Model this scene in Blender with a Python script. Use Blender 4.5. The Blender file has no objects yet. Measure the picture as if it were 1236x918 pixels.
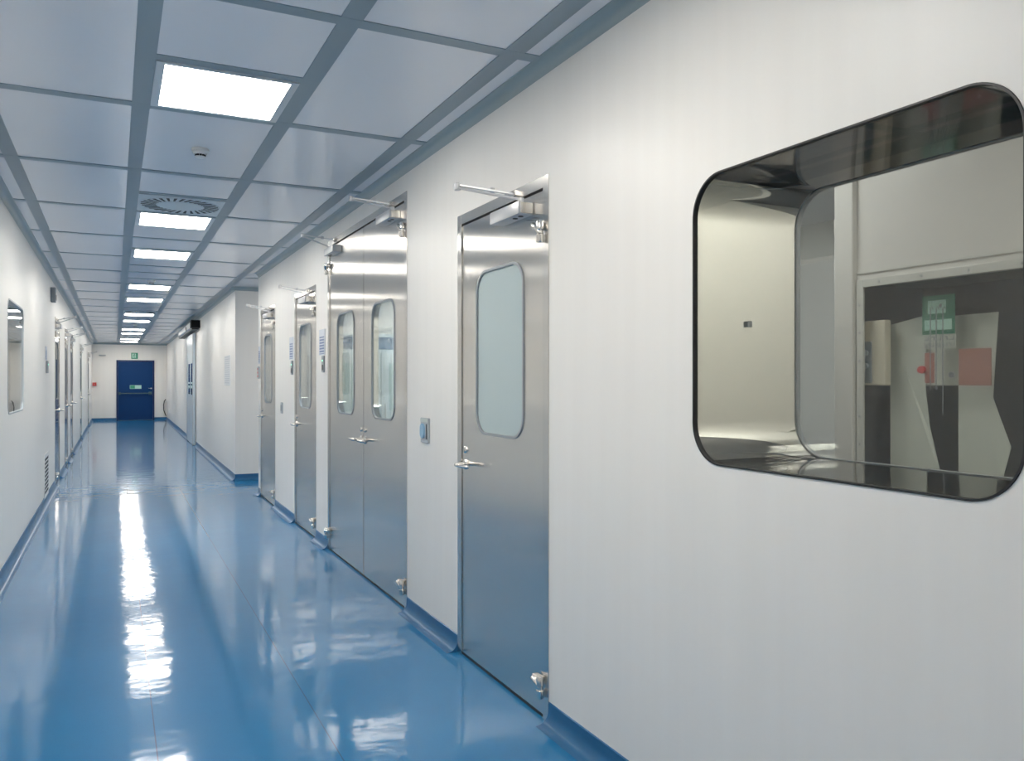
import bpy, bmesh, math, random
from mathutils import Vector, Matrix
random.seed(4)
PI = math.pi
C = bpy.context.scene.collection
SC = bpy.context.scene

# ------------------------------------------------------------------ dimensions (metres; Y runs down the corridor)
CAMZ = 1.31
XR, XL, XF = 1.49, -0.66, 1.42          # near wall on the door side, opposite wall, far block
Y0, YE = -3.2, 29.5                      # wall behind the camera, end wall
YN, YB = 9.64, 11.08                     # end of the near wall, face of the far block
ZC = 2.535                               # underside of the ceiling grid
M = 0.614                                # ceiling module
YM = 3.34                                # first light module starts here

# ------------------------------------------------------------------ materials
MATS = {}
def mat(name, col=(.8, .8, .8), rough=.5, metal=0., spec=.5, emit=None, emit_s=0., coat=0.):
    if name in MATS: return MATS[name]
    m = bpy.data.materials.new(name); m.use_nodes = True
    b = m.node_tree.nodes['Principled BSDF']
    b.inputs['Base Color'].default_value = (*col, 1)
    b.inputs['Roughness'].default_value = rough
    b.inputs['Metallic'].default_value = metal
    b.inputs['Specular IOR Level'].default_value = spec
    b.inputs['Coat Weight'].default_value = coat
    if emit:
        b.inputs['Emission Color'].default_value = (*emit, 1)
        b.inputs['Emission Strength'].default_value = emit_s
    MATS[name] = m
    return m
def N(m, t, **kw):
    n = m.node_tree.nodes.new(t)
    for k, v in kw.items(): setattr(n, k, v)
    return n
def L(m, a, b): m.node_tree.links.new(a, b)
def noise(m, scale, detail=3., vec=None, stretch=None):
    tc = N(m, 'ShaderNodeTexCoord')
    src = tc.outputs['Object']
    if stretch:
        mp = N(m, 'ShaderNodeMapping'); mp.inputs['Scale'].default_value = stretch
        L(m, src, mp.inputs['Vector']); src = mp.outputs['Vector']
    n = N(m, 'ShaderNodeTexNoise'); n.inputs['Scale'].default_value = scale; n.inputs['Detail'].default_value = detail
    L(m, src, n.inputs['Vector'])
    return n.outputs['Fac']
def ramp(m, fac, stops):
    r = N(m, 'ShaderNodeValToRGB')
    while len(r.color_ramp.elements) < len(stops): r.color_ramp.elements.new(.5)
    for e, (p, c) in zip(r.color_ramp.elements, stops): e.position = p; e.color = (*c, 1)
    L(m, fac, r.inputs['Fac'])
    return r.outputs['Color']
def bump(m, fac, strength, dist=.01):
    b = N(m, 'ShaderNodeBump'); b.inputs['Strength'].default_value = strength; b.inputs['Distance'].default_value = dist
    L(m, fac, b.inputs['Height']); L(m, b.outputs['Normal'], m.node_tree.nodes['Principled BSDF'].inputs['Normal'])
def P(m): return m.node_tree.nodes['Principled BSDF']

wallm = mat('white_wall_panel', (.82, .805, .785), .38, spec=.4)
f = noise(wallm, 2.2, 4., stretch=(6, 6, .25))
L(wallm, ramp(wallm, f, [(.3, (.84, .815, .775)), (.7, (.862, .838, .798))]), P(wallm).inputs['Base Color'])

floorm = mat('blue_vinyl_floor', (.045, .21, .42), .082, spec=.40)
P(floorm).inputs['Coat Weight'].default_value = .2; P(floorm).inputs['Coat Roughness'].default_value = .3
f1 = noise(floorm, 260., 1.); f2 = noise(floorm, 1.1, 3.)
c1 = ramp(floorm, f2, [(.3, (.014, .168, .375)), (.7, (.018, .188, .41))])
c2 = ramp(floorm, f1, [(.27, (.35, .38, .42)), (.33, (1, 1, 1)), (.70, (1, 1, 1)), (.76, (1.5, 1.4, 1.3))])
mx = N(floorm, 'ShaderNodeMix', data_type='RGBA', blend_type='MULTIPLY'); mx.inputs['Factor'].default_value = .5
L(floorm, c1, mx.inputs['A']); L(floorm, c2, mx.inputs['B']); tcf = N(floorm, 'ShaderNodeTexCoord'); spf = N(floorm, 'ShaderNodeSeparateXYZ'); L(floorm, tcf.outputs['Object'], spf.inputs[0])
cur = mx.outputs['Result']
for sx in (.135, .71):                       # welded seams between the vinyl sheets
    a_ = N(floorm, 'ShaderNodeMath', operation='SUBTRACT'); a_.inputs[1].default_value = sx + 1.*0
    L(floorm, spf.outputs[0], a_.inputs[0])
    b_ = N(floorm, 'ShaderNodeMath', operation='ABSOLUTE'); L(floorm, a_.outputs[0], b_.inputs[0])
    l_ = N(floorm, 'ShaderNodeMath', operation='LESS_THAN'); l_.inputs[1].default_value = .0022; L(floorm, b_.outputs[0], l_.inputs[0])
    m_ = N(floorm, 'ShaderNodeMix', data_type='RGBA'); m_.inputs['B'].default_value = (.02, .10, .20, 1); L(floorm, l_.outputs[0], m_.inputs['Factor']); L(floorm, cur, m_.inputs['A'])
    cur = m_.outputs['Result']
L(floorm, cur, P(floorm).inputs['Base Color'])
f3 = noise(floorm, 5.5, 2.5)
bump(floorm, f3, .22, .008)
basem = mat('blue_vinyl_skirting', (.026, .13, .28), .3, spec=.3)
bump(basem, noise(basem, 9., 2.), .2, .01)

tilem = mat('ceiling_tile', (.84, .84, .875), .2, spec=.5)
bump(tilem, noise(tilem, 1.6, 1.), .05, .02)
barm = mat('ceiling_grid_grey', (.27, .335, .375), .38)
covem = mat('cove_grey', (.33, .40, .42), .33)
lightframe = mat('light_frame_grey', (.62, .66, .69), .3, metal=.2)
lightm = mat('light_diffuser', (.9, .9, .9), .4, emit=(1., .955, .875), emit_s=9.0)
whitep = mat('white_plastic', (.78, .78, .77), .35)
dark = mat('black_rubber', (.018, .018, .02), .45)
darkslot = mat('dark_slot', (.03, .032, .036), .6)
diffm = mat('air_diffuser_white', (.62, .68, .72), .35)

def steel(name, col, rough, aniso):
    m = mat(name, col, rough, 1.)
    b = P(m)
    b.inputs['Anisotropic'].default_value = aniso
    v = N(m, 'ShaderNodeCombineXYZ'); v.inputs[0].default_value = 1
    t = N(m, 'ShaderNodeVectorTransform', vector_type='VECTOR', convert_from='OBJECT', convert_to='WORLD')
    L(m, v.outputs[0], t.inputs[0]); L(m, t.outputs[0], b.inputs['Tangent'])
    f = noise(m, 60., 3., stretch=(1., 1., .02))
    mr = N(m, 'ShaderNodeMapRange'); mr.inputs['To Min'].default_value = rough*.92; mr.inputs['To Max'].default_value = rough*1.1
    L(m, f, mr.inputs['Value']); L(m, mr.outputs[0], b.inputs['Roughness'])
    return m
steelm = steel('brushed_steel', (.76, .735, .695), .2, 1.0)
framem = steel('brushed_steel_frame', (.72, .70, .67), .22, .95)
polleaf = steel('polished_steel_leaf', (.80, .785, .76), .09, .3)
chrome = mat('satin_chrome', (.78, .75, .71), .2, 1.)
closerm = mat('closer_silver', (.62, .62, .63), .38, .6)
mirror = mat('polished_steel', (.84, .835, .80), .03, 1.)
bump(mirror, noise(mirror, 2.5, 1.), .05, .02)

def glass(name, tint, f0=.04):
    m = bpy.data.materials.new(name); m.use_nodes = True
    nt = m.node_tree; nt.nodes.clear()
    out = N(m, 'ShaderNodeOutputMaterial'); mix = N(m, 'ShaderNodeMixShader')
    tr = N(m, 'ShaderNodeBsdfTransparent'); tr.inputs[0].default_value = (*tint, 1)
    gl = N(m, 'ShaderNodeBsdfGlossy'); gl.inputs['Roughness'].default_value = .0
    lw = N(m, 'ShaderNodeLayerWeight'); lw.inputs['Blend'].default_value = .5
    pw = N(m, 'ShaderNodeMath', operation='POWER'); pw.inputs[1].default_value = 5
    ma = N(m, 'ShaderNodeMath', operation='MULTIPLY_ADD'); ma.inputs[1].default_value = 1-f0; ma.inputs[2].default_value = f0
    L(m, lw.outputs['Facing'], pw.inputs[0]); L(m, pw.outputs[0], ma.inputs[0]); L(m, ma.outputs[0], mix.inputs[0])
    L(m, tr.outputs[0], mix.inputs[1]); L(m, gl.outputs[0], mix.inputs[2]); L(m, mix.outputs[0], out.inputs[0])
    return m
glassm = glass('clear_glass', (.93, .95, .95))
glassd = glass('grey_glass', (.80, .81, .80))
frost = mat('frosted_glass', (.44, .525, .53), .22, spec=.5)
bluedoor = mat('blue_door_paint', (.0025, .04, .145), .35, spec=.2)
bluedark = mat('blue_door_frame', (.006, .022, .10), .35)
paper = mat('white_paper', (.75, .77, .80), .5)
green = mat('sign_green', (.03, .28, .16), .4)
greenpale = mat('sign_pale_green', (.45, .70, .60), .4)
red = mat('alarm_red', (.55, .03, .03), .35)
redfaded = mat('faded_red_print', (.42, .18, .15), .5)
greenfaded = mat('faded_green_print', (.07, .25, .16), .4)
beige = mat('beige_panel', (.68, .665, .635), .35)
greyp = mat('grey_metal_paint', (.30, .32, .34), .4)
midgrey = mat('mid_grey_plastic', (.42, .45, .47), .4)
darkroom = mat('dark_interior', (.09, .092, .092), .5)
revdark = mat('dark_reflection_steel', (.12, .105, .105), .06, 1.)  # reveal steel with a dark reflection put into its colour
sheetm = mat('pale_plastic_sheet', (.60, .63, .56), .4)
bluebtn = mat('pale_blue_button', (.30, .50, .68), .25)
led = mat('green_led', (.1, .6, .3), .4, emit=(.3, 1., .6), emit_s=2.)
labfloor = mat('grey_room_floor', (.10, .11, .12), .3)
slidem = mat('pale_blue_door_leaf', (.60, .68, .74), .22)
bluepane = glass('blue_tinted_glass', (.10, .22, .36))
brownlcd = mat('black_cap', (.006, .006, .007), .6, spec=.15)

def striped(name, a, b, n, duty=.5, axis=2, lo=0., hi=1.):
    """printed rows of ink between generated lo..hi on a sheet"""
    m = mat(name, a, .5)
    tc = N(m, 'ShaderNodeTexCoord'); sp = N(m, 'ShaderNodeSeparateXYZ'); L(m, tc.outputs['Generated'], sp.inputs[0])
    mul = N(m, 'ShaderNodeMath', operation='MULTIPLY'); mul.inputs[1].default_value = n; L(m, sp.outputs[axis], mul.inputs[0])
    fr = N(m, 'ShaderNodeMath', operation='FRACT'); L(m, mul.outputs[0], fr.inputs[0])
    lt = N(m, 'ShaderNodeMath', operation='LESS_THAN'); lt.inputs[1].default_value = duty; L(m, fr.outputs[0], lt.inputs[0])
    g1 = N(m, 'ShaderNodeMath', operation='GREATER_THAN'); g1.inputs[1].default_value = lo; L(m, sp.outputs[axis], g1.inputs[0])
    l1 = N(m, 'ShaderNodeMath', operation='LESS_THAN'); l1.inputs[1].default_value = hi; L(m, sp.outputs[axis], l1.inputs[0])
    g2 = N(m, 'ShaderNodeMath', operation='GREATER_THAN'); g2.inputs[1].default_value = .08; L(m, sp.outputs[0], g2.inputs[0])
    l2 = N(m, 'ShaderNodeMath', operation='LESS_THAN'); l2.inputs[1].default_value = .9; L(m, sp.outputs[0], l2.inputs[0])
    cur = lt
    for x in (g1, l1, g2, l2):
        q = N(m, 'ShaderNodeMath', operation='MULTIPLY'); L(m, cur.outputs[0], q.inputs[0]); L(m, x.outputs[0], q.inputs[1]); cur = q
    mx = N(m, 'ShaderNodeMix', data_type='RGBA'); mx.inputs['A'].default_value = (*a, 1); mx.inputs['B'].default_value = (*b, 1)
    L(m, cur.outputs[0], mx.inputs['Factor']); L(m, mx.outputs['Result'], P(m).inputs['Base Color'])
    return m
bluenotice = striped('blue_printed_notice', (.66, .70, .76), (.20, .26, .42), 9, .62, 2, .04, .72)
greynotice = striped('grey_printed_notice', (.66, .68, .70), (.50, .53, .57), 14, .5, 2, .04, .96)

# ------------------------------------------------------------------ mesh helpers
class MB:
    def __init__(s): s.bm = bmesh.new()
    def box(s, x0, x1, y0, y1, z0, z1, bev=0., seg=2):
        r = bmesh.ops.create_cube(s.bm, size=1.)
        vs = r['verts']
        for v in vs:
            v.co = Vector(((x0+x1)/2 + v.co.x*(x1-x0), (y0+y1)/2 + v.co.y*(y1-y0), (z0+z1)/2 + v.co.z*(z1-z0)))
        if bev > 0:
            es = list({e for v in vs for e in v.link_edges})
            bmesh.ops.bevel(s.bm, geom=es, offset=bev, segments=seg, affect='EDGES', profile=.5)
        return s
    def tube(s, pts, r, n=12, caps=True):
        """round bar along a list of points; r a number or one per point"""
        pts = [Vector(p) for p in pts]
        rs = r if isinstance(r, (list, tuple)) else [r]*len(pts)
        rings = []; up = None
        for i, p in enumerate(pts):
            d = (pts[min(i+1, len(pts)-1)] - pts[max(i-1, 0)]).normalized()
            if up is None:
                up = Vector((0, 0, 1)) if abs(d.z) < .9 else Vector((1, 0, 0))
            a = d.cross(up).normalized(); b = a.cross(d).normalized(); up = b
            rings.append([s.bm.verts.new(p + (a*math.cos(2*PI*k/n) + b*math.sin(2*PI*k/n))*rs[i]) for k in range(n)])
        for q, w in zip(rings, rings[1:]):
            for k in range(n): s.bm.faces.new((q[k], q[(k+1) % n], w[(k+1) % n], w[k]))
        if caps:
            s.bm.faces.new(rings[0][::-1]); s.bm.faces.new(rings[-1])
        return s
    def flatbar(s, a, b, w, t, side=None):
        """flat bar from a to b, width w sideways, thickness t"""
        a, b = Vector(a), Vector(b); d = (b-a).normalized()
        sd = (Vector(side) if side else d.cross(Vector((0, 0, 1)))).normalized()
        up = sd.cross(d).normalized()
        w0, w1 = w if isinstance(w, (tuple, list)) else (w, w)
        vs = []
        for p, ww in ((a, w0), (b, w1)):
            for (i, j) in ((-1, -1), (1, -1), (1, 1), (-1, 1)):
                vs.append(s.bm.verts.new(p + sd*i*ww/2 + up*j*t/2))
        for q in ((0, 1, 2, 3), (7, 6, 5, 4), (0, 4, 5, 1), (1, 5, 6, 2), (2, 6, 7, 3), (3, 7, 4, 0)):
            s.bm.faces.new([vs[k] for k in q])
        return s
    def lathe(s, prof, c=(0, 0, 0), axis='z', n=32):
        """prof: (radius, height) pairs"""
        c = Vector(c); rings = []
        for (r, h) in prof:
            ring = []
            for k in range(n):
                a = 2*PI*k/n; x, y = r*math.cos(a), r*math.sin(a)
                v = Vector((x, y, h)) if axis == 'z' else Vector((x, h, y)) if axis == 'y' else Vector((h, x, y))
                ring.append(s.bm.verts.new(c + v))
            rings.append(ring)
        for q, w in zip(rings, rings[1:]):
            for k in range(n): s.bm.faces.new((q[k], q[(k+1) % n], w[(k+1) % n], w[k]))
        s.bm.faces.new(rings[0][::-1]); s.bm.faces.new(rings[-1])
        return s
    def prism(s, poly, d0, d1, plane='xz'):
        """polygon extruded; plane 'xz' goes along y, 'yz' along x, 'xy' along z"""
        def put(p, d):
            return (p[0], d, p[1]) if plane == 'xz' else (d, p[0], p[1]) if plane == 'yz' else (p[0], p[1], d)
        a = [s.bm.verts.new(put(p, d0)) for p in poly]; b = [s.bm.verts.new(put(p, d1)) for p in poly]
        n = len(poly)
        s.bm.faces.new(a); s.bm.faces.new(b[::-1])
        for k in range(n): s.bm.faces.new((a[k], b[k], b[(k+1) % n], a[(k+1) % n]))
        return s
    def holed(s, rect, hole, r, y0, y1, n=10):
        """plate in the xz plane, between y0 and y1, with a rounded-rectangle hole"""
        x0, x1, z0, z1 = rect
        corners = [(x0, z0), (x1, z0), (x1, z1), (x0, z1)]
        arcs = round_rect(*hole, r, n)
        fr, bk = {}, {}
        for tag, y in (('f', y0), ('b', y1)):
            oc = [s.bm.verts.new((c[0], y, c[1])) for c in corners]
            ac = [[s.bm.verts.new((p[0], y, p[1])) for p in arc] for arc in arcs]
            for i in range(4):
                for a, b in zip(ac[i], ac[i][1:]): s.bm.faces.new((oc[i], a, b))
                j = (i+1) % 4
                s.bm.faces.new((oc[i], ac[i][-1], ac[j][0], oc[j]))
            (fr if tag == 'f' else bk).update(o=oc, a=[v for arc in ac for v in arc])
        for i in range(4):
            j = (i+1) % 4; s.bm.faces.new((fr['o'][i], fr['o'][j], bk['o'][j], bk['o'][i]))
        n_ = len(fr['a'])
        for i in range(n_):
            j = (i+1) % n_; s.bm.faces.new((fr['a'][i], fr['a'][j], bk['a'][j], bk['a'][i]))
        return s
    def ring(s, hole, r, w, y0, y1, n=10):
        """rounded-rectangle ring of width w inwards"""
        x0, x1, z0, z1 = hole
        out = [p for a in round_rect(x0, x1, z0, z1, r, n) for p in a]
        inn = [p for a in round_rect(x0+w, x1-w, z0+w, z1-w, max(r-w, .001), n) for p in a]
        k = len(out)
        vs = [[s.bm.verts.new((p[0], y, p[1])) for p in loop] for y in (y0, y1) for loop in (out, inn)]
        of, inf, ob, inb = vs
        for i in range(k):
            j = (i+1) % k
            s.bm.faces.new((of[i], of[j], inf[j], inf[i])); s.bm.faces.new((ob[j], ob[i], inb[i], inb[j]))
            s.bm.faces.new((of[j], of[i], ob[i], ob[j])); s.bm.faces.new((inf[i], inf[j], inb[j], inb[i]))
        return s
    def slab(s, hole, r, y0, y1, n=10):
        poly = [p for a in round_rect(*hole, r, n) for p in a]
        return s.prism(poly, y0, y1, 'xz')
    def build(s, name, m, parent=None, smooth=False, loc=None, rz=None):
        bm = s.bm
        bmesh.ops.remove_doubles(bm, verts=bm.verts, dist=1e-6)
        bmesh.ops.recalc_face_normals(bm, faces=bm.faces)
        me = bpy.data.meshes.new(name); bm.to_mesh(me); bm.free()
        if smooth:
            try:
                me.shade_smooth()
                me.set_sharp_from_angle(angle=math.radians(40))
            except Exception: pass
        for mm in (m if isinstance(m, (list, tuple)) else [m]): me.materials.append(mm)
        o = bpy.data.objects.new(name, me); C.objects.link(o)
        if parent: o.parent = parent
        if loc: o.location = loc
        if rz is not None: o.rotation_euler.z = rz
        return o
def round_rect(x0, x1, z0, z1, r, n=10):
    arcs = []
    for (cx, cz, a0) in ((x0+r, z0+r, PI), (x1-r, z0+r, 1.5*PI), (x1-r, z1-r, 0), (x0+r, z1-r, .5*PI)):
        arcs.append([(cx + r*math.cos(a0 + k*PI/2/n), cz + r*math.sin(a0 + k*PI/2/n)) for k in range(n+1)])
    return arcs

def tag(o, label, cat, group=None):
    o['label'] = label; o['category'] = cat
    if group: o['group'] = group
    return o
def struct(o, label=None, cat=None):
    o['kind'] = 'structure'
    if label: o['label'] = label
    if cat: o['category'] = cat
    return o
def empty(name, loc, rz=0.):
    o = bpy.data.objects.new(name, None); C.objects.link(o)
    o.location = loc; o.rotation_euler.z = rz; o.empty_display_size = .1
    return o
def kids(o): return [c for c in bpy.data.objects if c.parent == o]
def copy_tree(o, parent=None):
    c = o.copy(); C.objects.link(c)
    if parent: c.parent = parent
    for k in kids(o): copy_tree(k, c)
    return c
RW, LW = -PI/2, PI/2         # local x runs to the viewer's right along the wall, local y into the wall

# ------------------------------------------------------------------ the setting
# floor
fl = MB(); fl.box(XL-.3, XR+3.6, Y0-.1, YE+.2, -.06, 0.)
struct(fl.build('floor', floorm))

# near wall of the door side: openings for four doors and one window (built in wall-local coordinates: x = -Y)
WIN1 = (-1.85, -.905, 1.075, 1.885)      # x0,x1,z0,z1 in local x = -Y
DOORS_R = [(2.705, 3.615, 2.10), (4.37, 6.26, 2.385), (6.67, 7.55, 2.10), (8.55, 9.47, 2.10)]
w = MB(); ZT = 2.62
def seg(a, b, z0=0., z1=ZT): w.box(-b, -a, 0., .10, z0, z1)
w.holed((-2.2, -.5, 0., ZT), WIN1, .115, 0., .10, 14)
seg(Y0, .5); seg(2.2, DOORS_R[0][0])
for i, (a, b, zt) in enumerate(DOORS_R):
    seg(a, b, zt)
    seg(b, DOORS_R[i+1][0] if i < 3 else YN)
wr = struct(w.build('wall_right', wallm, loc=(XR, 0, 0), rz=RW))
# opposite wall with one window
WIN2 = (6.53, 7.60, 1.07, 1.885)
DOORS_L = [(11.42, 12.42, 2.10), (13.6, 14.55, 2.10), (15.35, 16.3, 2.10), (19.6, 20.55, 2.10), (25.2, 26.15, 2.10)]
w = MB()
def seg(a, b, z0=0., z1=ZT): w.box(a, b, 0., .10, z0, z1)
w.holed((6., 8.2, 0., ZT), WIN2, .09, 0., .10, 10)
seg(Y0, 6.); seg(8.2, DOORS_L[0][0])
for i, (a, b, zt) in enumerate(DOORS_L):
    seg(a, b, zt)
    seg(b, DOORS_L[i+1][0] if i < 4 else YE)
struct(w.build('wall_left', wallm, loc=(XL, 0, 0), rz=LW))
# far block (its face and its long side) with an opening for the sliding door left solid: the leaf slides in front of it
XE = 1.58                                # the block's long side drifts slightly away towards the end wall
def XB(y): return XF + (XE-XF)*(y-YB)/(YE-YB)
BA = math.atan((XE-XF)/(YE-YB))
RB = RW - BA
struct(MB().prism([(XF, YB), (XF+2.6, YB), (XF+2.6, YE), (XE, YE)], 0, ZT, 'xy').build('wall_block', wallm))
# passage: its near side and its end
struct(MB().box(XR+.1, XR+3.5, YN-.1, YN, 0, ZT).build('wall_passage', wallm))
struct(MB().box(XR+2.4, XR+2.5, YN, YB+.1, 0, ZT).build('wall_passage_end', wallm))
struct(MB().box(XL-.2, XE+.2, YE, YE+.12, 0, ZT).build('wall_end', wallm))
struct(MB().box(XL-.2, XR+3.5, Y0-.1, Y0, 0, ZT).build('wall_back', wallm))

# ceiling slab (tile faces) and its grid of flush bars
struct(MB().box(XL-.2, XR+3.5, Y0-.1, YE+.1, ZC+.003, ZC+.09).build('ceiling', tilem))
g = MB()
BARS = [(-.543, -.472), (.069, .143), (.686, .761), (1.302, 1.381)]
zb0, zb1 = ZC, ZC+.02
for (a, b) in BARS: g.box(a, b, Y0, YE, zb0, zb1)
k = -5
crossw = .062
y = YM + M - 2*M*6
while y < YE:
    if y > Y0: g.box(XL, XR if y < YN else XR+2.4 if y < YB else XB(y), y-crossw/2, y+crossw/2, zb0-.0004, zb1)
    y += 2*M
LIGHTS = [-8, -3, 0, 5, 8, 13, 16, 21, 24, 29, 32, 37, 40]
LIGHTS = [n for n in LIGHTS if YM+n*M > Y0+.3]
DIFFS = [4, 20, 36]
centre_edges = sorted({n for n in LIGHTS} | {n+1 for n in LIGHTS} | {n for n in DIFFS} | {n+1 for n in DIFFS} | set(range(6, 43)))
for n in centre_edges:
    yy = YM + n*M
    if n % 2 == 0 and Y0 < yy < YE-.1: g.box(BARS[1][1], BARS[2][0], yy-.027, yy+.027, zb0-.0002, zb1)
struct(g.build('trim_1', barm))
# coves between walls and ceiling
def cove_profile(r, n=8, sgn=1):
    """concave quarter round; x into the corridor"""
    pts = [(0, ZC+.02), (0, ZC-r)]
    cx, cz = r, ZC-r
    for k in range(1, n+1):
        a = PI - k*PI/2/n
        pts.append((cx + r*math.cos(a), cz + r*math.sin(a)))
    pts.append((r, ZC+.02))
    return pts
def cove(name, x, sgn, y0, y1, r=.048):
    m = MB(); m.prism([(x - sgn*(p[0]), p[1]) for p in cove_profile(r)], y0, y1, 'xz')
    return struct(m.build(name, covem, smooth=True))
cove('trim_2', XR, 1, Y0, YN)
cove('trim_3', XL, -1, Y0, YE)
m = MB(); m.prism([(-p[0], p[1]) for p in cove_profile(.048)], YB, YE, 'xz')
for v in m.bm.verts: v.co.x += XB(v.co.y)
struct(m.build('trim_4', covem, smooth=True))
m = MB(); m.prism([(YB-p[0], p[1]) for p in cove_profile(.048)], XF-.048, XR+2.4, 'yz'); struct(m.build('trim_5', covem, smooth=True))
m = MB(); m.prism([(YE-p[0], p[1]) for p in cove_profile(.048)], XL, XE, 'yz'); struct(m.build('trim_6', covem, smooth=True))
# thin lip at the lower edge of the near cove
SY0, SY1 = 17.4, 19.2
# skirting, coved to the floor
def base_profile(h=.084, r=.05, t=.004, n=8):
    pts = [(0, h), (t, h-.003), (t, r+.004)]
    for k in range(1, n+1):
        a = PI + k*PI/2/n
        pts.append((t + r + r*math.cos(a), r + .002 + r*math.sin(a)))
    pts += [(t+r+.004, .0005), (0, .0005)]
    return pts
def base_run(m, x, sgn, y0, y1):
    m.prism([(x - sgn*p[0], p[1]) for p in base_profile()], y0, y1, 'xz')
m = MB(); prev = Y0
for (a, b, _) in DOORS_R: base_run(m, XR, 1, prev, a); prev = b
base_run(m, XR, 1, prev, YN)
struct(m.build('baseboard_right', basem, smooth=True))
m = MB(); prev = Y0
for (a, b, _) in DOORS_L: base_run(m, XL, -1, prev, a); prev = b
base_run(m, XL, -1, prev, YE)
struct(m.build('baseboard_left', basem, smooth=True))
m = MB(); base_run(m, 0, 1, YB, SY0-.03); base_run(m, 0, 1, SY1+.03, YE)
for v in m.bm.verts: v.co.x += XB(v.co.y)
m.prism([(YB-p[0], p[1]) for p in base_profile()], XF-.004, XR+2.4, 'yz')
struct(m.build('baseboard_block', basem, smooth=True))
DX0, DX1 = .06, 1.20
m = MB(); m.prism([(YE-p[0], p[1]) for p in base_profile()], XL, DX0, 'yz'); m.prism([(YE-p[0], p[1]) for p in base_profile()], DX1, XE, 'yz')
struct(m.build('baseboard_end', basem, smooth=True))

# rooms seen through the panes
LX = XR + 3.45
struct(MB().box(LX, LX+.1, Y0, YN, 0, ZT).build('wall_laboratory', wallm))
struct(MB().box(XR+.1, LX, Y0, YN-.1, .001, .012).build('floor_laboratory', labfloor))
struct(MB().box(XL-2.6, XL-2.5, 4., 26.5, 0, ZT).build('wall_store', wallm))
struct(MB().box(XL-2.5, XL-.1, 4., YE, -.05, .01).build('floor_store', labfloor))
struct(MB().box(XL-2.6, XL-.1, 4., YE, ZC, ZC+.05).build('ceiling_store', tilem))
struct(MB().box(XL-2.6, XL-.1, 3.9, 4., 0, ZT).build('wall_store_near', wallm))
struct(MB().box(XL-2.6, XL-.1, 9.5, 9.6, 0, ZT).build('wall_store_far', wallm))

# ------------------------------------------------------------------ doors
def lever_handle(parent, x, y, z, d, name='handle'):
    """d = +1: lever points to local +x"""
    m = MB()
    m.lathe([(.0, 0), (.024, 0), (.026, -.004), (.022, -.010), (.011, -.013), (.010, -.045)], (x, y, z), 'y', 20)
    m.tube([(x, y-.045, z), (x + d*.012, y-.055, z), (x + d*.04, y-.058, z), (x + d*.115, y-.055, z), (x + d*.128, y-.040, z-.001)], [.010, .0105, .0095, .009, .007], 12)
    h = m.build(name, chrome, parent, True)
    k = MB(); k.lathe([(.0, 0), (.017, 0), (.017, -.006), (.012, -.010), (0.001, -.010)], (x, y, z+.068), 'y', 16)
    k.box(x-.0035, x+.0035, y-.0125, y-.009, z+.060, z+.073)
    k.build('key_lock', chrome, parent, True)
    return h
def hinge(parent, x, y, z, d):
    """pivot hinge: knuckle on the frame, bracket on the leaf; d = +1 leaf lies towards local -x"""
    m = MB()
    m.lathe([(.001, .0), (.014, .0), (.016, .004), (.016, .030), (.012, .034), (.012, .046), (.016, .050), (.016, .080), (.013, .085), (.001, .085)], (x, y-.020, z-.045), 'z', 16)
    m.box(x-d*.052 if d > 0 else x, x if d > 0 else x+.052, y-.030, y-.001, z+.010, z+.036, .004)
    m.tube([(x-d*.050, y-.018, z+.022), (x-d*.030, y-.034, z+.024), (x-d*.008, y-.030, z+.012), (x, y-.022, z-.010)], [.010, .012, .012, .010], 10)
    return m.build('hinge', chrome, parent, True)
def closer(parent, x, y, z, d, ztop, reach=.35):
    """surface closer near the hinge edge x (d=+1: hinge at local +x)"""
    b = MB()
    xa, xb = sorted((x - d*.09, x - d*.36))
    b.box(xa, xb, y-.068, y, z-.026, z+.026, .005)
    bo = b.build('door_closer', closerm, parent, True)
    e = MB(); xe = x - d*.088
    e.box(min(xe, xe+d*.004), max(xe, xe+d*.004), y-.060, y-.004, z-.022, z+.022, .0015)
    e.build('end_cap', chrome, bo)
    h = MB()
    for q in (.13, .18): h.lathe([(.001, 0), (.011, 0), (.011, -.002), (.001, -.002)], (x - d*q, y-.036, z-.0262), 'z', 14)
    h.build('valve_cover', dark, bo)
    a = MB()
    sp = Vector((x - d*.13, y-.034, z+.030)); el = Vector((x - d*reach, y-.225, z+.118)); sh = Vector((x - d*.22, y-.006, ztop-.025))
    a.lathe([(.001, -.006), (.013, -.006), (.013, .016), (.001, .016)], sp, 'z', 14)
    a.flatbar(sp + Vector((0, 0, .010)), el + Vector((0, 0, -.006)), (.020, .024), .008)
    a.lathe([(.001, -.016), (.014, -.016), (.015, .010), (.010, .013), (.001, .013)], el, 'z', 14)
    a.flatbar(el + Vector((0, 0, .004)), sh + Vector((0, -.02, .0)), (.022, .014), .007)
    a.tube([el*.45 + sh*.55 + Vector((0, 0, .002)), el*.38 + sh*.62 + Vector((0, 0, .002))], .011, 10)
    a.build('closer_arm', closerm, bo, True)
    s = MB(); s.box(sh.x-.022, sh.x+.022, y-.030, y+.004, sh.z-.012, sh.z+.012, .003); s.build('arm_shoe', chrome, bo)
    return bo
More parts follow.
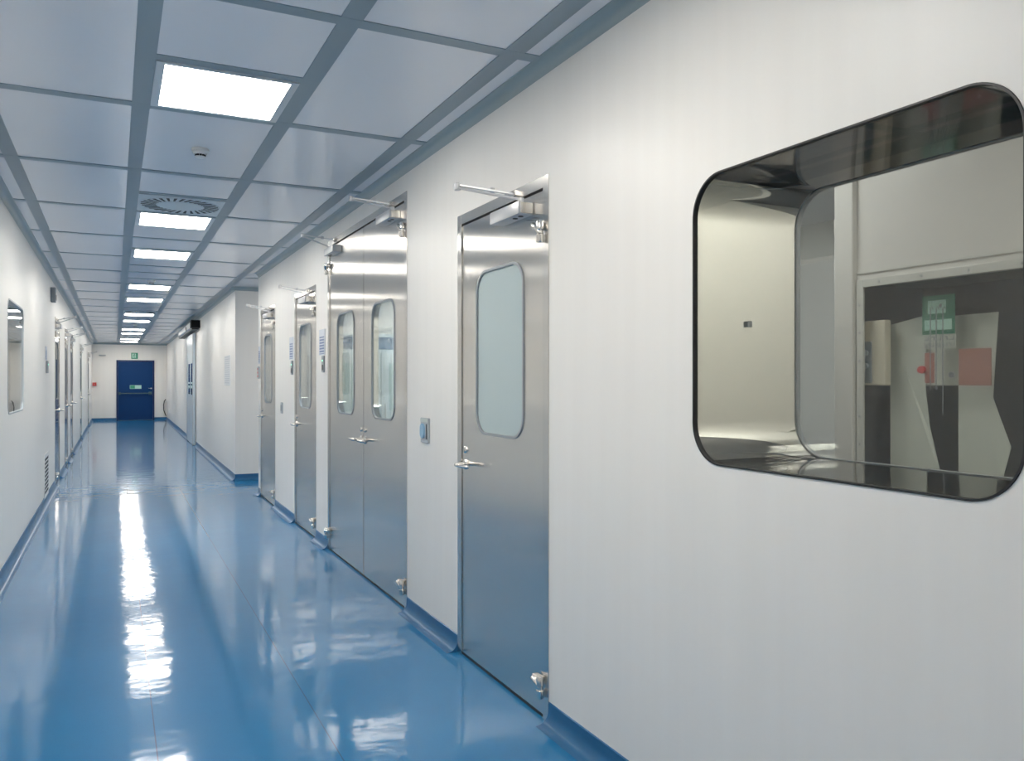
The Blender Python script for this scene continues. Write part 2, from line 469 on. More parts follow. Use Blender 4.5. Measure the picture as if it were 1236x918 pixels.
def door(name, loc, rz, wdt, ztop, leaves, hinges, label, pane=glassm, detail=True, aj=.045, leafmat=None):
    """leaves: list of (x0,x1) in local x; hinges: +1 if hinge side is local +x"""
    leafmat = leafmat or steelm
    d = struct(empty(name, loc, rz), label, 'door')
    hw = wdt/2
    f = MB()
    f.box(-hw, -hw+aj, -.004, .10, 0, ztop, .0015); f.box(hw-aj, hw, -.004, .10, 0, ztop, .0015); f.box(-hw+aj, hw-aj, -.0038, .10, ztop-aj, ztop, .0015)
    fo = f.build('door_frame', framem, d)
    seal = MB(); seal.box(-hw+aj, hw-aj, .005, .045, .0015, .014); 
    seal.box(-hw+aj, hw-aj, .012, .045, ztop-aj-.008, ztop-aj)
    seal.build('door_seal', dark, d)
    for (x0, x1), hg in zip(leaves, hinges):
        cx = (x0+x1)/2; hole = (cx-.24, cx+.24, 1.066, 1.805)
        lf = MB().holed((x0+.003, x1-.003, .016, ztop-aj-.009), hole, .105, .003, .046, 10).build('door_leaf', leafmat, d)
        MB().ring(hole, .105, .011, -.002, .012, 10).build('pane_gasket', greyp if pane is not frost else greyp, lf, True)
        MB().slab((hole[0]+.006, hole[1]-.006, hole[2]+.006, hole[3]-.006), .099, .006, .011).build('glass_pane', pane, lf)
        if pane is not frost:
            MB().ring((hole[0]+.0002, hole[1]-.0002, hole[2]+.0002, hole[3]-.0002), .105, .004, .013, .046, 10).build('pane_lining', mirror, lf, True)
            MB().slab((hole[0]+.005, hole[1]-.005, hole[2]+.005, hole[3]-.005), .099, .040, .044).build('inner_pane', pane, lf)
        hx = x1 if hg > 0 else x0; ox = x0 if hg > 0 else x1
        lever_handle(lf, ox + hg*.045, .003, .915, hg)
        hinge(lf, hx + hg*.012, -.002, ztop-.215, hg); hinge(lf, hx + hg*.012, -.002, .135, hg)
        closer(d, hx, .003, ztop-.108, hg, ztop, .335 if hg > 0 else .10)
    return d
RDL = ['single steel door with frosted green pane, nearest the big rounded window',
       'wide steel double door with two clear panes',
       'single steel door with a clear pane beside the double door',
       'single steel door with a clear pane at the end of the white wall']
for i, (a, b, zt) in enumerate(DOORS_R):
    wd = b-a; hw = wd/2 - .045
    if i == 1:
        split = (a+b)/2 - 5.275
        lv = [(-hw, split-.002), (split+.002, hw)]; hg = [-1, 1]
    else:
        lv = [(-hw, hw)]; hg = [1]
    door('door_%d' % (i+1), (XR, (a+b)/2, 0), RW, wd, zt, lv, hg, RDL[i], frost if i == 0 else glassm)
LDL = ['steel door in the opposite wall just past the louvred vent', 'second steel door past the louvred vent', 'third steel door past the louvred vent',
       'fourth steel door past the louvred vent', 'last steel door before the corridor end wall']
for i, (a, b, zt) in enumerate(DOORS_L):
    wd = b-a; hw = wd/2 - .045
    door('door_%d' % (i+5), (XL, (a+b)/2, 0), LW, wd, zt, [(-hw, hw)], [-1], LDL[i], leafmat=polleaf)

# blue escape door in the end wall
d = struct(empty('door_10', ((DX0+DX1)/2, YE, 0)), 'dark blue escape door with a push bar in the end wall', 'door')
hw = (DX1-DX0)/2; zt = 1.98
f = MB(); f.box(-hw, -hw+.05, -.03, .0, 0, zt, .004); f.box(hw-.05, hw, -.03, .0, 0, zt, .004); f.box(-hw+.05, hw-.05, -.03, .0, zt-.05, zt, .004)
f.build('door_frame', bluedark, d)
lf = MB().box(-hw+.052, hw-.052, -.022, -.001, .008, zt-.052, .003).build('door_leaf', bluedoor, d)
pb = MB(); pb.tube([(-hw+.10, -.10, .885), (hw-.12, -.10, .885)], .017, 12)
pb.box(-hw+.07, -hw+.13, -.115, -.022, .845, .925, .006); pb.box(hw-.17, hw-.08, -.115, -.022, .835, .935, .006)
pb.build('push_bar', mat('push_bar_grey', (.05, .10, .11), .3), lf, True)
lk = MB(); lk.lathe([(.001, 0), (.026, 0), (.024, -.012), (.001, -.012)], (hw-.10, -.022, 1.05), 'y', 16); lk.tube([(hw-.10, -.03, 1.05), (hw-.10, -.06, 1.05), (hw-.19, -.062, 1.05)], .009, 10)
lk.build('lever_handle', chrome, lf, True)
s = MB().box(-.17, .175, -.026, -.022, 1.035, 1.155, .0).build('sign_plate', greenpale, lf)
q = MB(); q.box(-.16, -.02, -.0275, -.026, 1.045, 1.145); q.build('sign_print', green, s)

# ------------------------------------------------------------------ sliding door and its operator on the far block
sd = struct(empty('door_11', (XB((SY0+SY1)/2), (SY0+SY1)/2, 0), RB), 'pale sliding door with slim blue panes in the block wall', 'door')
hw = (SY1-SY0)/2
lp = []
m = MB()
xs = [-hw, -hw+.30, -hw+.70, -hw+1.05, -hw+1.45, hw]
z0, z1, zh = .01, 2.26, (1.02, 1.66)
m.box(-hw, hw, -.055, -.012, z0, zh[0]); m.box(-hw, hw, -.055, -.012, zh[1], z1)
for a, b in ((-hw, -hw+.50), (-hw+.93, -hw+1.20), (-hw+1.60, hw)): m.box(a, b, -.055, -.012, zh[0], zh[1])
lf = m.build('door_leaf', slidem, sd)
for a, b in ((-hw+.50, -hw+.93), (-hw+1.20, -hw+1.60)):
    p = MB().box(a, b, -.0545, -.04, zh[0], zh[1]).build('glass_pane', mat('blue_pane', (.01, .05, .12), .06), lf)
    for za in (1.16, 1.24): MB().box(a, b, -.056, -.0545, za, za+.035).build('pane_strip', mat('pane_strip', (.25, .42, .46), .3), p)
MB().box(hw-.045, hw, -.064, -.055, .01, 2.26, .002).build('edge_strip', midgrey, lf)
op = tag(empty('sliding_door_operator', (XB(16.4), 16.4, 2.2), RB), 'long silver sliding door operator with a black end under the ceiling', 'door operator')
hb = MB(); hb.prism([(0, .12), (-.12, .12), (-.15, .14), (-.15, .235), (-.13, .25), (0, .25)], -4.2, -.26, 'yz'); hb.build('housing', mat('operator_silver', (.66, .67, .68), .35, .2), op)
hb = MB(); hb.box(-4.2, -.26, -.13, -.004, .095, .120, .003); hb.build('track_rail', dark, op)
hb = MB(); hb.box(-.26, 0, -.165, 0, .115, .258, .006); hb.build('end_cap', brownlcd, op)
hb = MB(); hb.lathe([(.001, 0), (.045, 0), (.04, -.012), (.001, -.012)], (-1.5, -.15, .17), 'y', 18); hb.build('motion_sensor', dark, op, True)

# ------------------------------------------------------------------ big window (window_1): polished reveal, two panes
w1 = struct(empty('window_1', (XR, 0, 0), RW), 'large rounded window with a polished steel reveal', 'window')
r1 = .115
MB().ring((WIN1[0]+.0005, WIN1[1]-.0005, WIN1[2]+.0005, WIN1[3]-.0005), r1, .0045, -.003, .013, 16).build('window_gasket', dark, w1, True)
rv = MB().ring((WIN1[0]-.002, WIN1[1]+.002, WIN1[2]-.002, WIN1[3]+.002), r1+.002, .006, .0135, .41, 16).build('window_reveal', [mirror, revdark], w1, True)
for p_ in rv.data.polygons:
    if abs(p_.normal.z) > .92: p_.material_index = 1  # top and bottom faces get the painted dark reflection
MB().slab((WIN1[0]+.0044, WIN1[1]-.0044, WIN1[2]+.0044, WIN1[3]-.0044), r1-.0044, .004, .010, 16).build('glass_pane', glassd, w1)
MB().ring((WIN1[0]+.0041, WIN1[1]-.0041, WIN1[2]+.0041, WIN1[3]-.0041), r1-.0041, .0025, .39, .41, 16).build('inner_gasket', greyp, w1, True)
MB().slab((WIN1[0]+.0042, WIN1[1]-.0042, WIN1[2]+.0042, WIN1[3]-.0042), r1-.0042, .392, .400, 16).build('inner_pane', glassd, w1)
# small window in the opposite wall
w2 = struct(empty('window_2', (XL, 0, 0), LW), 'rounded window in the opposite wall', 'window')
MB().ring((WIN2[0]+.0005, WIN2[1]-.0005, WIN2[2]+.0005, WIN2[3]-.0005), .09, .010, -.003, .02, 10).build('window_gasket', midgrey, w2, True)
MB().ring((WIN2[0]-.001, WIN2[1]+.001, WIN2[2]-.001, WIN2[3]+.001), .091, .008, .021, .2, 10).build('window_reveal', mirror, w2, True)
MB().slab((WIN2[0]+.008, WIN2[1]-.008, WIN2[2]+.008, WIN2[3]-.008), .082, .004, .012, 10).build('glass_pane', glassm, w2)

# ------------------------------------------------------------------ what stands behind the big window
CX = 2.90                                  # face of the enclosure
def LP(x, y, X):
    """world point of pixel (x,y) on the plane X"""
    th = math.atan(480/975); a = (x-618)/975; b = (459-y)/975
    R = math.cos(th)*a + math.sin(th); F = -math.sin(th)*a + math.cos(th); t = X/R
    return Vector((X, t*F, CAMZ + t*b))
enc = tag(empty('process_enclosure', (CX, 1.3, 0), RW), 'beige enclosure with an open dark front seen through the big window', 'machine enclosure')
OY0, OY1, OZ1 = .95, 2.47, 1.715
e = MB()
def yx(a): return -(a-1.3)
e.box(yx(OY0), yx(-1.2), 0, .5, .012, 2.2); e.box(yx(OY1+.07), yx(OY0), 0, .05, OZ1, 2.2); e.box(yx(OY1+.12), yx(OY1+.02), -.03, .03, .012, 2.2, .006); e.box(yx(OY1+.07), yx(OY0), 0, .05, .012, .55)
e.box(yx(OY1+.12), yx(OY1+.118), 0, .5, .012, 2.2)
e.build('housing', beige, enc)
fr = MB()
fr.box(yx(OY1+.015), yx(OY1-.02), -.012, .0, .55, OZ1+.03, .002); fr.box(yx(OY1-.02), yx(OY0), -.012, .0, OZ1-.005, OZ1+.03, .002)
fr.box(yx(OY1+.02), yx(OY0), -.006, .0, OZ1+.055, OZ1+.065)
fro = fr.build('opening_frame', mat('enclosure_frame', (.62, .62, .58), .3), enc)
def screw(x, z):
    sc = MB(); sc.lathe([(.001, 0), (.005, 0), (.004, -.003), (.001, -.003)], (x, -.012, z), 'y', 10); sc.build('screw', greyp, fro, True)
for k in range(7): screw(yx(OY1-.10-.2*k), OZ1+.012)
for k in range(6): screw(yx(OY1-.003), OZ1-.08-.12*k)
it = MB(); it.box(yx(OY1+.1), yx(OY0-.1), .48, .5, .3, 1.9); it.box(yx(OY1+.1), yx(OY0-.1), .05, .5, .53, .55); it.box(yx(OY1+.1), yx(OY0-.1), .05, .5, OZ1+.02, OZ1+.04); it.box(yx(OY1+.08), yx(OY1+.06), .05, .5, .3, 1.9)
it.build('inner_lining', darkroom, enc)
def sheet(name, pix, X, label, wob=.006, tint=sheetm):
    """hanging plastic sheet from picture outline, with thickness and soft folds"""
    pts = [LP(px, py, X) for px, py in pix]
    bm = MB(); o0 = pts[0]
    a = [bm.bm.verts.new((p.x + wob*math.sin(p.y*40), p.y, p.z)) for p in pts]; b = [bm.bm.verts.new((p.x+.003 + wob*math.sin(p.y*40), p.y, p.z)) for p in pts]
    n = len(pts)
    bm.bm.faces.new(a); bm.bm.faces.new(b[::-1])
    for k in range(n): bm.bm.faces.new((a[k], b[k], b[(k+1) % n], a[(k+1) % n]))
    return tag(bm.build(name, tint), label, 'plastic sheet')
sheet('plastic_sheet', [(1074, 392), (1117, 380), (1116, 470), (1121, 515), (1141, 592), (1074, 592)], 3.02, 'pale plastic sheet with a pointed lower corner inside the enclosure')
sheet('plastic_sheet', [(1116, 384), (1205, 376), (1199, 480), (1219, 540), (1206, 592), (1157, 592), (1157, 465), (1116, 465)], 3.05, 'wide pale plastic sheet behind the red notice inside the enclosure')
def plate(name, pix, X, m, label, cat, t=.004):
    """flat notice given by its two opposite picture corners on plane X"""
    a, b = LP(*pix[0], X), LP(*pix[1], X)
    root = MB(); root.box(X-t, X, min(a.y, b.y), max(a.y, b.y), min(a.z, b.z), max(a.z, b.z))
    return tag(root.build(name, m), label, cat), a, b
gs, a, b = plate('safety_sign', ((1114, 358), (1153, 402)), 2.985, greenfaded, 'faded green safety sign inside the enclosure', 'sign')
p = MB(); yc, zc = (a.y+b.y)/2, (a.z+b.z)/2
p.box(2.979, 2.981, yc-.035, yc+.045, zc+.005, zc+.058); p.box(2.979, 2.981, yc-.06, yc+.06, zc-.062, zc-.02); p.build('sign_print', greenpale, gs)
p = MB(); p.box(2.9775, 2.979, yc-.018, yc-.006, zc+.028, zc+.042); p.build('sign_dot', greyp, gs)
nt, a, b = plate('text_strip', ((1116, 405), (1154, 420)), 2.985, mat('clear_strip', (.52, .55, .49), .4), 'small strip of faint lettering under the green safety sign', 'sign strip')
p = MB(); 
for row, n_, z_ in ((0, 5, .62), (1, 9, .15)):
    for k in range(n_):
        yy = b.y + (a.y-b.y)*((k+.5)/n_); zz = b.z + (a.z-b.z)*z_; ww = abs(a.y-b.y)/n_*.3; hh = abs(a.z-b.z)*.26
        p.box(2.979, 2.981, yy-ww, yy-ww*.55, zz, zz+hh); p.box(2.979, 2.981, yy-ww, yy+ww, zz+hh*(.8 if k % 2 else .0), zz+hh*(1. if k % 2 else .2))
p.build('strip_print', greyp, nt)
plate('red_notice', ((1158, 421), (1197, 465)), 2.99, striped('red_print', (.40, .20, .16), (.46, .28, .23), 5, .3, 1, .1, .9), 'large faded red notice on the wide plastic sheet', 'notice')
plate('red_tag', ((1117, 426), (1128, 462)), 2.99, redfaded, 'narrow red tag under the strip of lettering', 'tag')
c = LP(1113, 446, 2.985); bt = MB(); bt.lathe([(.001, 0), (.02, 0), (.018, -.008), (.001, -.008)], (0, 0, 0), 'x', 18)
for v in bt.bm.verts: v.co.z *= .8
tag(bt.build('stop_label', red, None, True, c), 'small round red label beside the narrow red tag', 'label')
c = LP(1149, 452, 2.985); bt = MB(); bt.lathe([(.001, 0), (.012, 0), (.011, -.006), (.001, -.006)], (0, 0, 0), 'x', 18)
tag(bt.build('round_plug', greyp, None, True, c), 'small dark round plug between the two red notices', 'plug')
# steel rods hanging in front
for i, (px, lab) in enumerate(((1123, 'thin hanging rod nearest the round red label'), (1130, 'thin hanging rod in the middle of three'), (1138, 'thin hanging rod nearest the dark round plug'))):
    a, b = LP(px, 372, 2.96), LP(px, 500 if i == 2 else 470, 2.96)
    m = MB(); m.tube([a + Vector((0, -.012, -.004)), a + Vector((0, -.006, .006)), a, a*.5+b*.5, b], .0022, 8)
    tag(m.build('hanging_rod', greyp, None, True), lab, 'rod', 'rods hanging in the enclosure')
# control box
a, b = LP(1042, 388, 2.96), LP(1072, 465, 2.96)
cb = tag(empty('control_box', (2.96, (a.y+b.y)/2, b.z)), 'beige control box with a blue grey face and two buttons', 'control box')
hy, hz = abs(a.y-b.y)/2, a.z-b.z
MB().box(-.02, .02, -hy, hy, 0, hz, .006).build('box_body', mat('box_beige', (.62, .58, .47), .4), cb)
fo = MB().box(-.026, -.02, hy*.0, hy*.95, .01, hz*.68, .003).build('face_plate', mat('face_blue_grey', (.22, .27, .31), .4), cb)
for zz in (.30, .50):
    bt = MB(); bt.lathe([(.001, 0), (.013, 0), (.012, -.010), (.001, -.010)], (-.026, hy*.4, hz*zz), 'x', 14); bt.build('push_button', mat('button_pale', (.5, .56, .62), .3), cb, True)
# white cabinet further back in the room, seen between reveal and enclosure
cabn = tag(empty('tall_cabinet', (3.6, 3.7, .012), RW), 'tall white cabinet beside the beige enclosure', 'cabinet')
MB().box(-.55, .55, 0, .6, 0, 2.0, .006).build('cabinet_body', wallm, cabn)
for s_ in (-1, 1):
    dd = MB().box(min(s_*.004, s_*.54), max(s_*.004, s_*.54), -.02, 0, .06, 1.97, .004).build('cabinet_door', whitep, cabn)
    h = MB(); h.tube([(s_*.04, -.02, .95), (s_*.04, -.05, .97), (s_*.04, -.05, 1.10), (s_*.04, -.02, 1.12)], .006, 8); h.build('cabinet_handle', chrome, dd, True)
# things in the room behind the door panes
t = tag(empty('wall_panel_board', (1.985, YN-.1, 1.06)), 'narrow dark grey board seen through the pane of the single door beside the double door', 'board')
MB().box(-.06, .06, -.03, 0, 0, .55, .012).build('board_body', mat('board_grey', (.22, .23, .24), .4), t)
MB().box(-.045, .045, -.033, -.029, .02, .53, .01).build('board_face', mat('board_face_grey', (.27, .28, .29), .35), t)
cb2 = tag(empty('instrument_cabinet', (2.78, YN-.1, .012)), 'pale cabinet with a blue top band seen through the double door panes', 'cabinet')
MB().box(-.55, .55, -.42, 0, 0, 1.84, .006).build('cabinet_body', mat('pale_cabinet', (.62, .68, .69), .35), cb2)
MB().box(-.55, .55, -.424, -.419, 1.66, 1.80, .001).build('top_band', mat('band_blue', (.12, .20, .30), .35), cb2)
for s_ in (-1, 1):
    dd = MB().box(min(s_*.006, s_*.535), max(s_*.006, s_*.535), -.44, -.42, .08, 1.62, .003).build('cabinet_door', mat('cabinet_door_pale', (.66, .70, .70), .3), cb2)
    MB().box(min(s_*.10, s_*.46), max(s_*.10, s_*.46), -.443, -.439, .95, 1.50, .001).build('door_window', mat('pale_green_glass', (.42, .52, .50), .1), dd)
    h = MB(); h.tube([(s_*.045, -.44, .86), (s_*.045, -.475, .88), (s_*.045, -.475, 1.02), (s_*.045, -.44, 1.04)], .007, 8); h.build('cabinet_handle', chrome, dd, True)
# flat screw on the reveal
for nm, px, lab, cat in (('reveal_stud', (904, 391), 'small dark square stud on the polished window reveal', 'stud'),):
    th = math.atan(480/975); a = (px[0]-618)/975; bz = (459-px[1])/975
    R = math.cos(th)*a + math.sin(th); F = -math.sin(th)*a + math.cos(th); t = (1.85-.009)/F
    tag(MB().box(t*R-.008, t*R+.008, 1.85-.0145, 1.85-.0075, CAMZ+t*bz-.009, CAMZ+t*bz+.009, .001).build(nm, greyp), lab, cat)

# ------------------------------------------------------------------ ceiling fittings
cx = (BARS[1][1]+BARS[2][0])/2; hw = (BARS[2][0]-BARS[1][1])/2
def make_light(y):
    t = empty('ceiling_light', (cx, y, ZC-.006))
    f = MB()
    a, b = hw-.001, M/2-.028
    ix, iy = a-.032, b-.022
    for (x0, x1, y0, y1) in ((-a, -ix, -b, b), (ix, a, -b, b), (-ix, ix, -b, -iy), (-ix, ix, iy, b)): f.box(x0, x1, y0, y1, 0, .016)
    f.build('light_frame', lightframe, t)
    MB().box(-ix, ix, -iy, iy, .003, .010).build('light_diffuser', lightm, t)
    return t
names = {-8: 'lit ceiling panel well behind the camera', -3: 'lit ceiling panel overhead beside the big rounded window', 0: 'large lit ceiling panel just before the first smoke detector',
         5: 'lit ceiling panel touching the swirl air diffuser'}
order = ['third', 'fourth', 'fifth', 'sixth', 'seventh', 'eighth', 'ninth', 'tenth', 'eleventh']
proto = None
ks = 0
for n in LIGHTS:
    y = YM + n*M + M/2
    if proto is None: t = proto = make_light(y)
    else:
        t = copy_tree(proto); t.location.y = y
    if n in names: lab = names[n]
    else:
        lab = '%s lit ceiling panel down the corridor, counting from the large nearest one' % order[ks]; ks += 1
        if n == LIGHTS[-1]: lab = 'last lit ceiling panel, closest to the end wall'
    tag(t, lab, 'ceiling light', 'ceiling light panels along the corridor')
def make_diffuser(y):
    t = empty('air_diffuser', (cx, y, ZC-.004))
    MB().box(-hw+.001, hw-.001, -M/2+.028, M/2-.028, 0, .012).build('diffuser_plate', diffm, t)
    s = MB(); nn = 30
    for k in range(nn):
        a = 2*PI*k/nn
        p0 = Vector((.158*math.cos(a), .158*math.sin(a), -.0008)); p1 = Vector((.252*math.cos(a+.14), .252*math.sin(a+.14), -.0008))
        s.flatbar(p0, p1, (.011, .021), .002)
    s.build('swirl_slots', darkslot, t)
    b = MB(); b.lathe([(.001, 0), (.152, 0), (.150, -.003), (.001, -.004)], (0, 0, 0), 'z', 40); b.build('centre_disc', diffm, t, True)
    r = MB(); r.ring((-.262, .262, -.262, .262), .2618, .006, 0, .003, 16)
    for v in r.bm.verts: v.co = Vector((v.co.x, v.co.z, -v.co.y))
    r.build('outer_ring', diffm, t, True)
    return t
dp = None
for n, lab in zip(DIFFS, ('square swirl air diffuser beside the second lit ceiling panel', 'swirl air diffuser beside the sixth lit ceiling panel', 'swirl air diffuser far down the corridor near the end wall')):
    y = YM + n*M + M/2
    if dp is None: t = dp = make_diffuser(y)
    else: t = copy_tree(dp); t.location.y = y
    tag(t, lab, 'air vent', 'swirl air diffusers in the ceiling')
def make_detector(y):
    t = empty('smoke_detector', (cx-.005, y, ZC+.003)); t.scale = (.8, .8, .8)
    MB().lathe([(.001, 0), (.054, 0), (.056, -.006), (.056, -.016), (.050, -.022), (.001, -.022)], n=32).build('detector_base', whitep, t, True)
    MB().lathe([(.001, -.022), (.046, -.022), (.044, -.034), (.038, -.038), (.001, -.038)], n=32).build('detector_head', whitep, t, True)
    s = MB()
    for k in range(10):
        a = 2*PI*k/10; s.box(-.006, .006, .024, .034, -.050, -.038)
        for v in s.bm.verts[-8:]if False else list(s.bm.verts)[-8:]:
            x, y_ = v.co.x, v.co.y; v.co.x = x*math.cos(a)-y_*math.sin(a); v.co.y = x*math.sin(a)+y_*math.cos(a)
    s.build('smoke_inlets', dark, t)
    MB().lathe([(.001, -.050), (.035, -.050), (.030, -.056), (.001, -.057)], n=24).build('detector_cap', whitep, t, True)
    return t
pd = None
for y, lab in ((4.58, 'round white smoke detector nearest, just past the largest lit panel'), (10.85, 'white smoke detector before the fourth lit panel'), (19.6, 'white smoke detector far down the corridor ceiling')):
    if pd is None: t = pd = make_detector(y)
    else: t = copy_tree(pd); t.location.y = y
    tag(t, lab, 'smoke detector', 'smoke detectors on the ceiling')

# ------------------------------------------------------------------ things on the door-side wall
def on_right(name, y, z, label, cat, group=None): return tag(empty(name, (XR, y, z), RW), label, cat, group)
def on_left(name, y, z, label, cat, group=None): return tag(empty(name, (XL, y, z), LW), label, cat, group)
t = on_right('push_plate', 4.06, 1.045, 'grey push button plate with an oval blue button beside the frosted door', 'door button')
MB().box(-.058, .058, -.012, 0, -.066, .066, .003).build('back_plate', midgrey, t)
o = MB(); o.slab((-.048, .012, -.042, .036), .029, -.020, -.010, 8); o.build('button', bluebtn, t, True)
MB().box(.030, .044, -.0135, -.010, -.045, .035).build('slot', darkslot, t)
MB().box(-.056, .056, -.0135, -.010, .044, .062).build('name_strip', mat('strip_pale', (.55, .60, .56), .4), t)
def notice(y, z, w_, h_, label, mt, group=None):
    o = MB().box(-w_/2, w_/2, -.004, 0, -h_/2, h_/2).build('notice', mt)
    o.location = (XR, y, z); o.rotation_euler.z = RW
    return tag(o, label, 'notice', group)
def reader(y, z, label, mt=None, side='r'):
    t = on_right('card_reader', y, z, label, 'card reader', 'card readers beside the doors')
    MB().box(-.035, .035, -.012, 0, -.066, .066, .004).build('reader_body', mt or greyp, t)
    MB().box(-.006, .006, -.0135, -.011, .022, .034).build('status_light', led, t)
    MB().box(-.026, .026, -.0132, -.011, -.05, -.005, .001).build('reader_face', darkslot, t)
    return t
notice(6.455, 1.615, .195, .205, 'blue printed notice between the double door and its neighbour', bluenotice)
reader(6.40, 1.44, 'dark card reader with a green light beside the double door')
notice(7.70, 1.61, .18, .21, 'blue printed notice above the third card reader, past the single clear-pane door', bluenotice)
reader(7.655, 1.43, 'dark card reader beside the single door next to the double door')
notice(9.565, 1.60, .12, .20, 'pale printed notice at the very end of the white wall', bluenotice)
t = on_right('wall_switch', 8.17, 1.04, 'narrow grey switch plate between the last two steel doors', 'switch')
MB().box(-.045, .045, -.010, 0, -.055, .055, .003).build('switch_plate', midgrey, t)
MB().box(-.02, .02, -.016, -.009, -.03, .03, .002).build('switch_rocker', greyp, t)
t = on_right('alarm_strip', 9.575, 1.40, 'slim control strip with red keys at the end of the white wall', 'control strip')
MB().box(-.035, .035, -.018, 0, -.07, .07, .004).build('strip_body', midgrey, t)
for zz in (-.04, 0, .04): MB().box(-.02, .02, -.021, -.017, zz-.012, zz+.012, .001).build('key', red, t)
# notice sheets and call switch on the block wall
o = MB().box(-.35, .35, -.005, 0, -.21, .21).build('notice_sign', greynotice); o.location = (XB(11.95), 11.95, 1.45); o.rotation_euler.z = RB
tag(o, 'pale grey notice sheet on the block wall before the sliding door', 'notice board')
t = tag(empty('door_switch', (XB(19.7), 19.7, 1.08), RB), 'small grey switch beyond the sliding door', 'switch')
MB().box(-.05, .05, -.015, 0, -.09, .09, .004).build('switch_plate', midgrey, t); MB().box(-.02, .02, -.022, -.014, -.02, .05, .002).build('switch_rocker', dark, t)

# ------------------------------------------------------------------ things on the opposite wall
t = on_left('sounder_box', 10.75, 2.30, 'small grey box high on the opposite wall', 'alarm sounder')
MB().box(-.06, .06, -.055, 0, -.085, .085, .008).build('sounder_body', greyp, t); MB().box(-.04, .04, -.058, -.054, -.06, .0, .002).build('sounder_grille', darkslot, t)
o = MB().box(-.1, .1, -.006, 0, -.075, .075).build('notice', bluenotice); o.location = (XL, 10.0, 1.60); o.rotation_euler.z = LW
tag(o, 'printed notice on the opposite wall above a dark card reader', 'notice')
t = on_left('card_reader', 10.02, 1.455, 'dark card reader on the opposite wall under a notice', 'card reader', 'card readers beside the doors')
MB().box(-.05, .05, -.022, 0, -.066, .066, .006).build('reader_body', greyp, t); MB().box(-.008, .008, -.0235, -.021, .020, .036).build('status_light', led, t)
t = on_left('louvred_vent', 10.0, .07, 'louvred grey return air vent low on the opposite wall', 'air vent')
v = MB()
for (a, b, c_, d_) in ((-.27, -.245, 0, .46), (.245, .27, 0, .46), (-.245, .245, 0, .025), (-.245, .245, .435, .46)): v.box(a, b, -.0085, .0, c_, d_, .001)
v.build('vent_frame', whitep, t)
MB().box(-.245, .245, -.008, .0, .025, .435).build('vent_plate', whitep, t)
for k in range(9):
    z = .045 + k*.043
    MB().box(-.235, .235, -.0088, -.007, z, z+.027, .0006).build('slot', darkslot, t)

# ------------------------------------------------------------------ end wall
ES = tag(empty('exit_sign', (.60, YE, 2.125)), 'small square green exit sign above the blue door', 'exit sign')
MB().box(-.10, .10, -.015, 0, -.10, .10, .002).build('sign_plate', green, ES)
p = MB(); p.box(-.075, .045, -.0175, -.015, -.065, .075)
p.build('sign_panel', greenpale, ES)
p = MB(); y_ = -.019
p.lathe([(.001, 0), (.016, 0), (.016, -.0015), (.001, -.0015)], (-.005, -.0175, .05), 'y', 14)
for a, b in (((-.005, .032), (-.02, -.01)), ((-.02, -.01), (.01, -.03)), ((.01, -.03), (-.005, -.058)), ((-.02, -.01), (-.05, -.035)), ((-.008, .025), (.025, .005)), ((-.008, .025), (-.045, .01))):
    p.flatbar((a[0], y_, a[1]), (b[0], y_, b[1]), .012, .002, side=Vector((b[0]-a[0], 0, b[1]-a[1])).cross(Vector((0, 1, 0))))
p.build('running_figure', green, ES)
t = tag(empty('fire_alarm_switch', (-.575, YE, 1.19)), 'small red fire alarm call point on the end wall', 'fire alarm')
MB().box(-.055, .055, -.05, 0, -.055, .055, .006).build('call_point_body', red, t); MB().box(-.018, .018, -.053, -.049, -.018, .018, .001).build('call_point_glass', redfaded, t)
t = tag(empty('emergency_lamp', (-.35, YE, 2.13)), 'thin pale emergency lamp high on the end wall beside the exit sign', 'emergency lamp')
MB().box(-.10, .10, -.03, 0, -.02, .02, .005).build('lamp_body', midgrey, t)  # body of the emergency lamp, unlit
MB().tube([(-.06, -.03, 0), (-.06, -.06, -.01), (.06, -.06, -.01), (.06, -.03, 0)], .006, 8).build('bracket_bar', greyp, t, True)
m = MB(); m.tube([(XE-.03, YE-.03, .68), (XE-.075, YE-.04, .62), (XE-.10, YE-.045, .48), (XE-.095, YE-.045, .33), (XE-.05, YE-.03, .19), (XE-.02, YE-.02, .12)], .013, 10)
tag(m.build('power_cable', dark, None, True), 'dark looped cable hanging in the far corner beside the blue door', 'cable')
t = tag(empty('wall_socket', (XB(27.6), 27.6, .35), RB), 'small white socket low on the block wall near the far corner', 'socket')
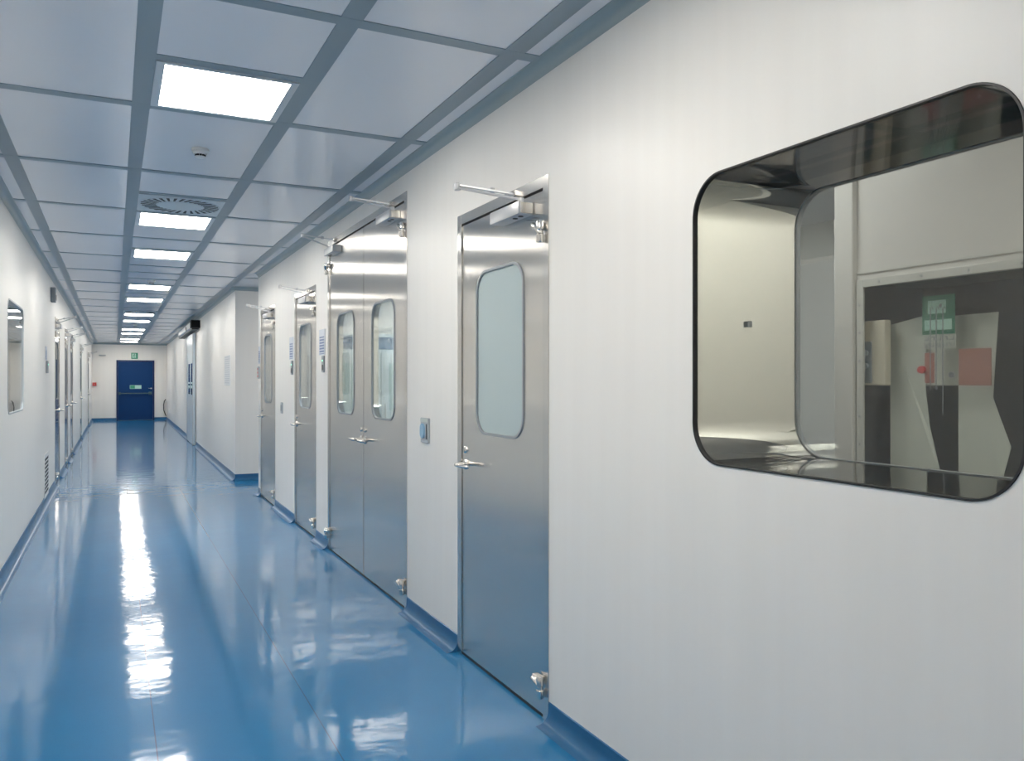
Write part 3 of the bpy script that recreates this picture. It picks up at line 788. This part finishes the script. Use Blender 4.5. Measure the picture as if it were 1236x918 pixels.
MB().box(-.06, .06, -.014, 0, -.045, .045, .004).build('socket_plate', whitep, t); MB().lathe([(.001, 0), (.02, 0), (.02, -.003), (.001, -.003)], (0, -.014, 0), 'y', 14).build('socket_face', midgrey, t)

# ------------------------------------------------------------------ unseen area lamps added in the rooms behind the panes and the passage
def area(name, loc, sx, sy, power, col=(1, 1, 1)):
    l = bpy.data.lights.new(name, 'AREA'); l.shape = 'RECTANGLE'; l.size = sx; l.size_y = sy; l.energy = power; l.color = col
    o = bpy.data.objects.new(name, l); C.objects.link(o); o.location = loc
    return o
area('unseen_lamp_laboratory', (2.4, -.1, 2.5), .5, 2.2, 22, (1, .965, .90))
area('unseen_lamp_laboratory', (2.3, 2.75, 2.5), .5, .5, 6, (1, .985, .97))  # added to brighten the tall cabinet and the enclosure header
area('unseen_lamp_laboratory', (3.1, 6.8, 2.5), .6, 3.5, 45, (.95, 1, 1))
area('lamp_store', (XL-1.3, 7., 2.5), .6, 2., 30)
area('fill_lamp_passage', (3.0, 10.36, 2.5), .5, .5, 5, (1, .96, .9))  # added out of view to brighten the face of the far block

wd = bpy.data.worlds.new('World'); SC.world = wd; wd.use_nodes = True
wd.node_tree.nodes['Background'].inputs[0].default_value = (.5, .55, .6, 1); wd.node_tree.nodes['Background'].inputs[1].default_value = .05

# ------------------------------------------------------------------ camera and view
cam = bpy.data.cameras.new('camera'); co = bpy.data.objects.new('camera', cam); C.objects.link(co)
cam.sensor_width = 36; cam.lens = 36*975/1236; cam.clip_start = .02; cam.clip_end = 100
co.location = (0, 0, CAMZ); co.rotation_euler = (PI/2, 0, -math.atan(480/975))
SC.camera = co
SC.view_settings.view_transform = 'Standard'; SC.view_settings.look = 'None'; SC.view_settings.gamma = 1; SC.view_settings.use_curve_mapping = False
SC.view_settings.exposure = 1.55
SC.cycles.max_bounces = 14; SC.cycles.diffuse_bounces = 6; SC.cycles.glossy_bounces = 8; SC.cycles.transparent_max_bounces = 16
SC.cycles.sample_clamp_indirect = 6
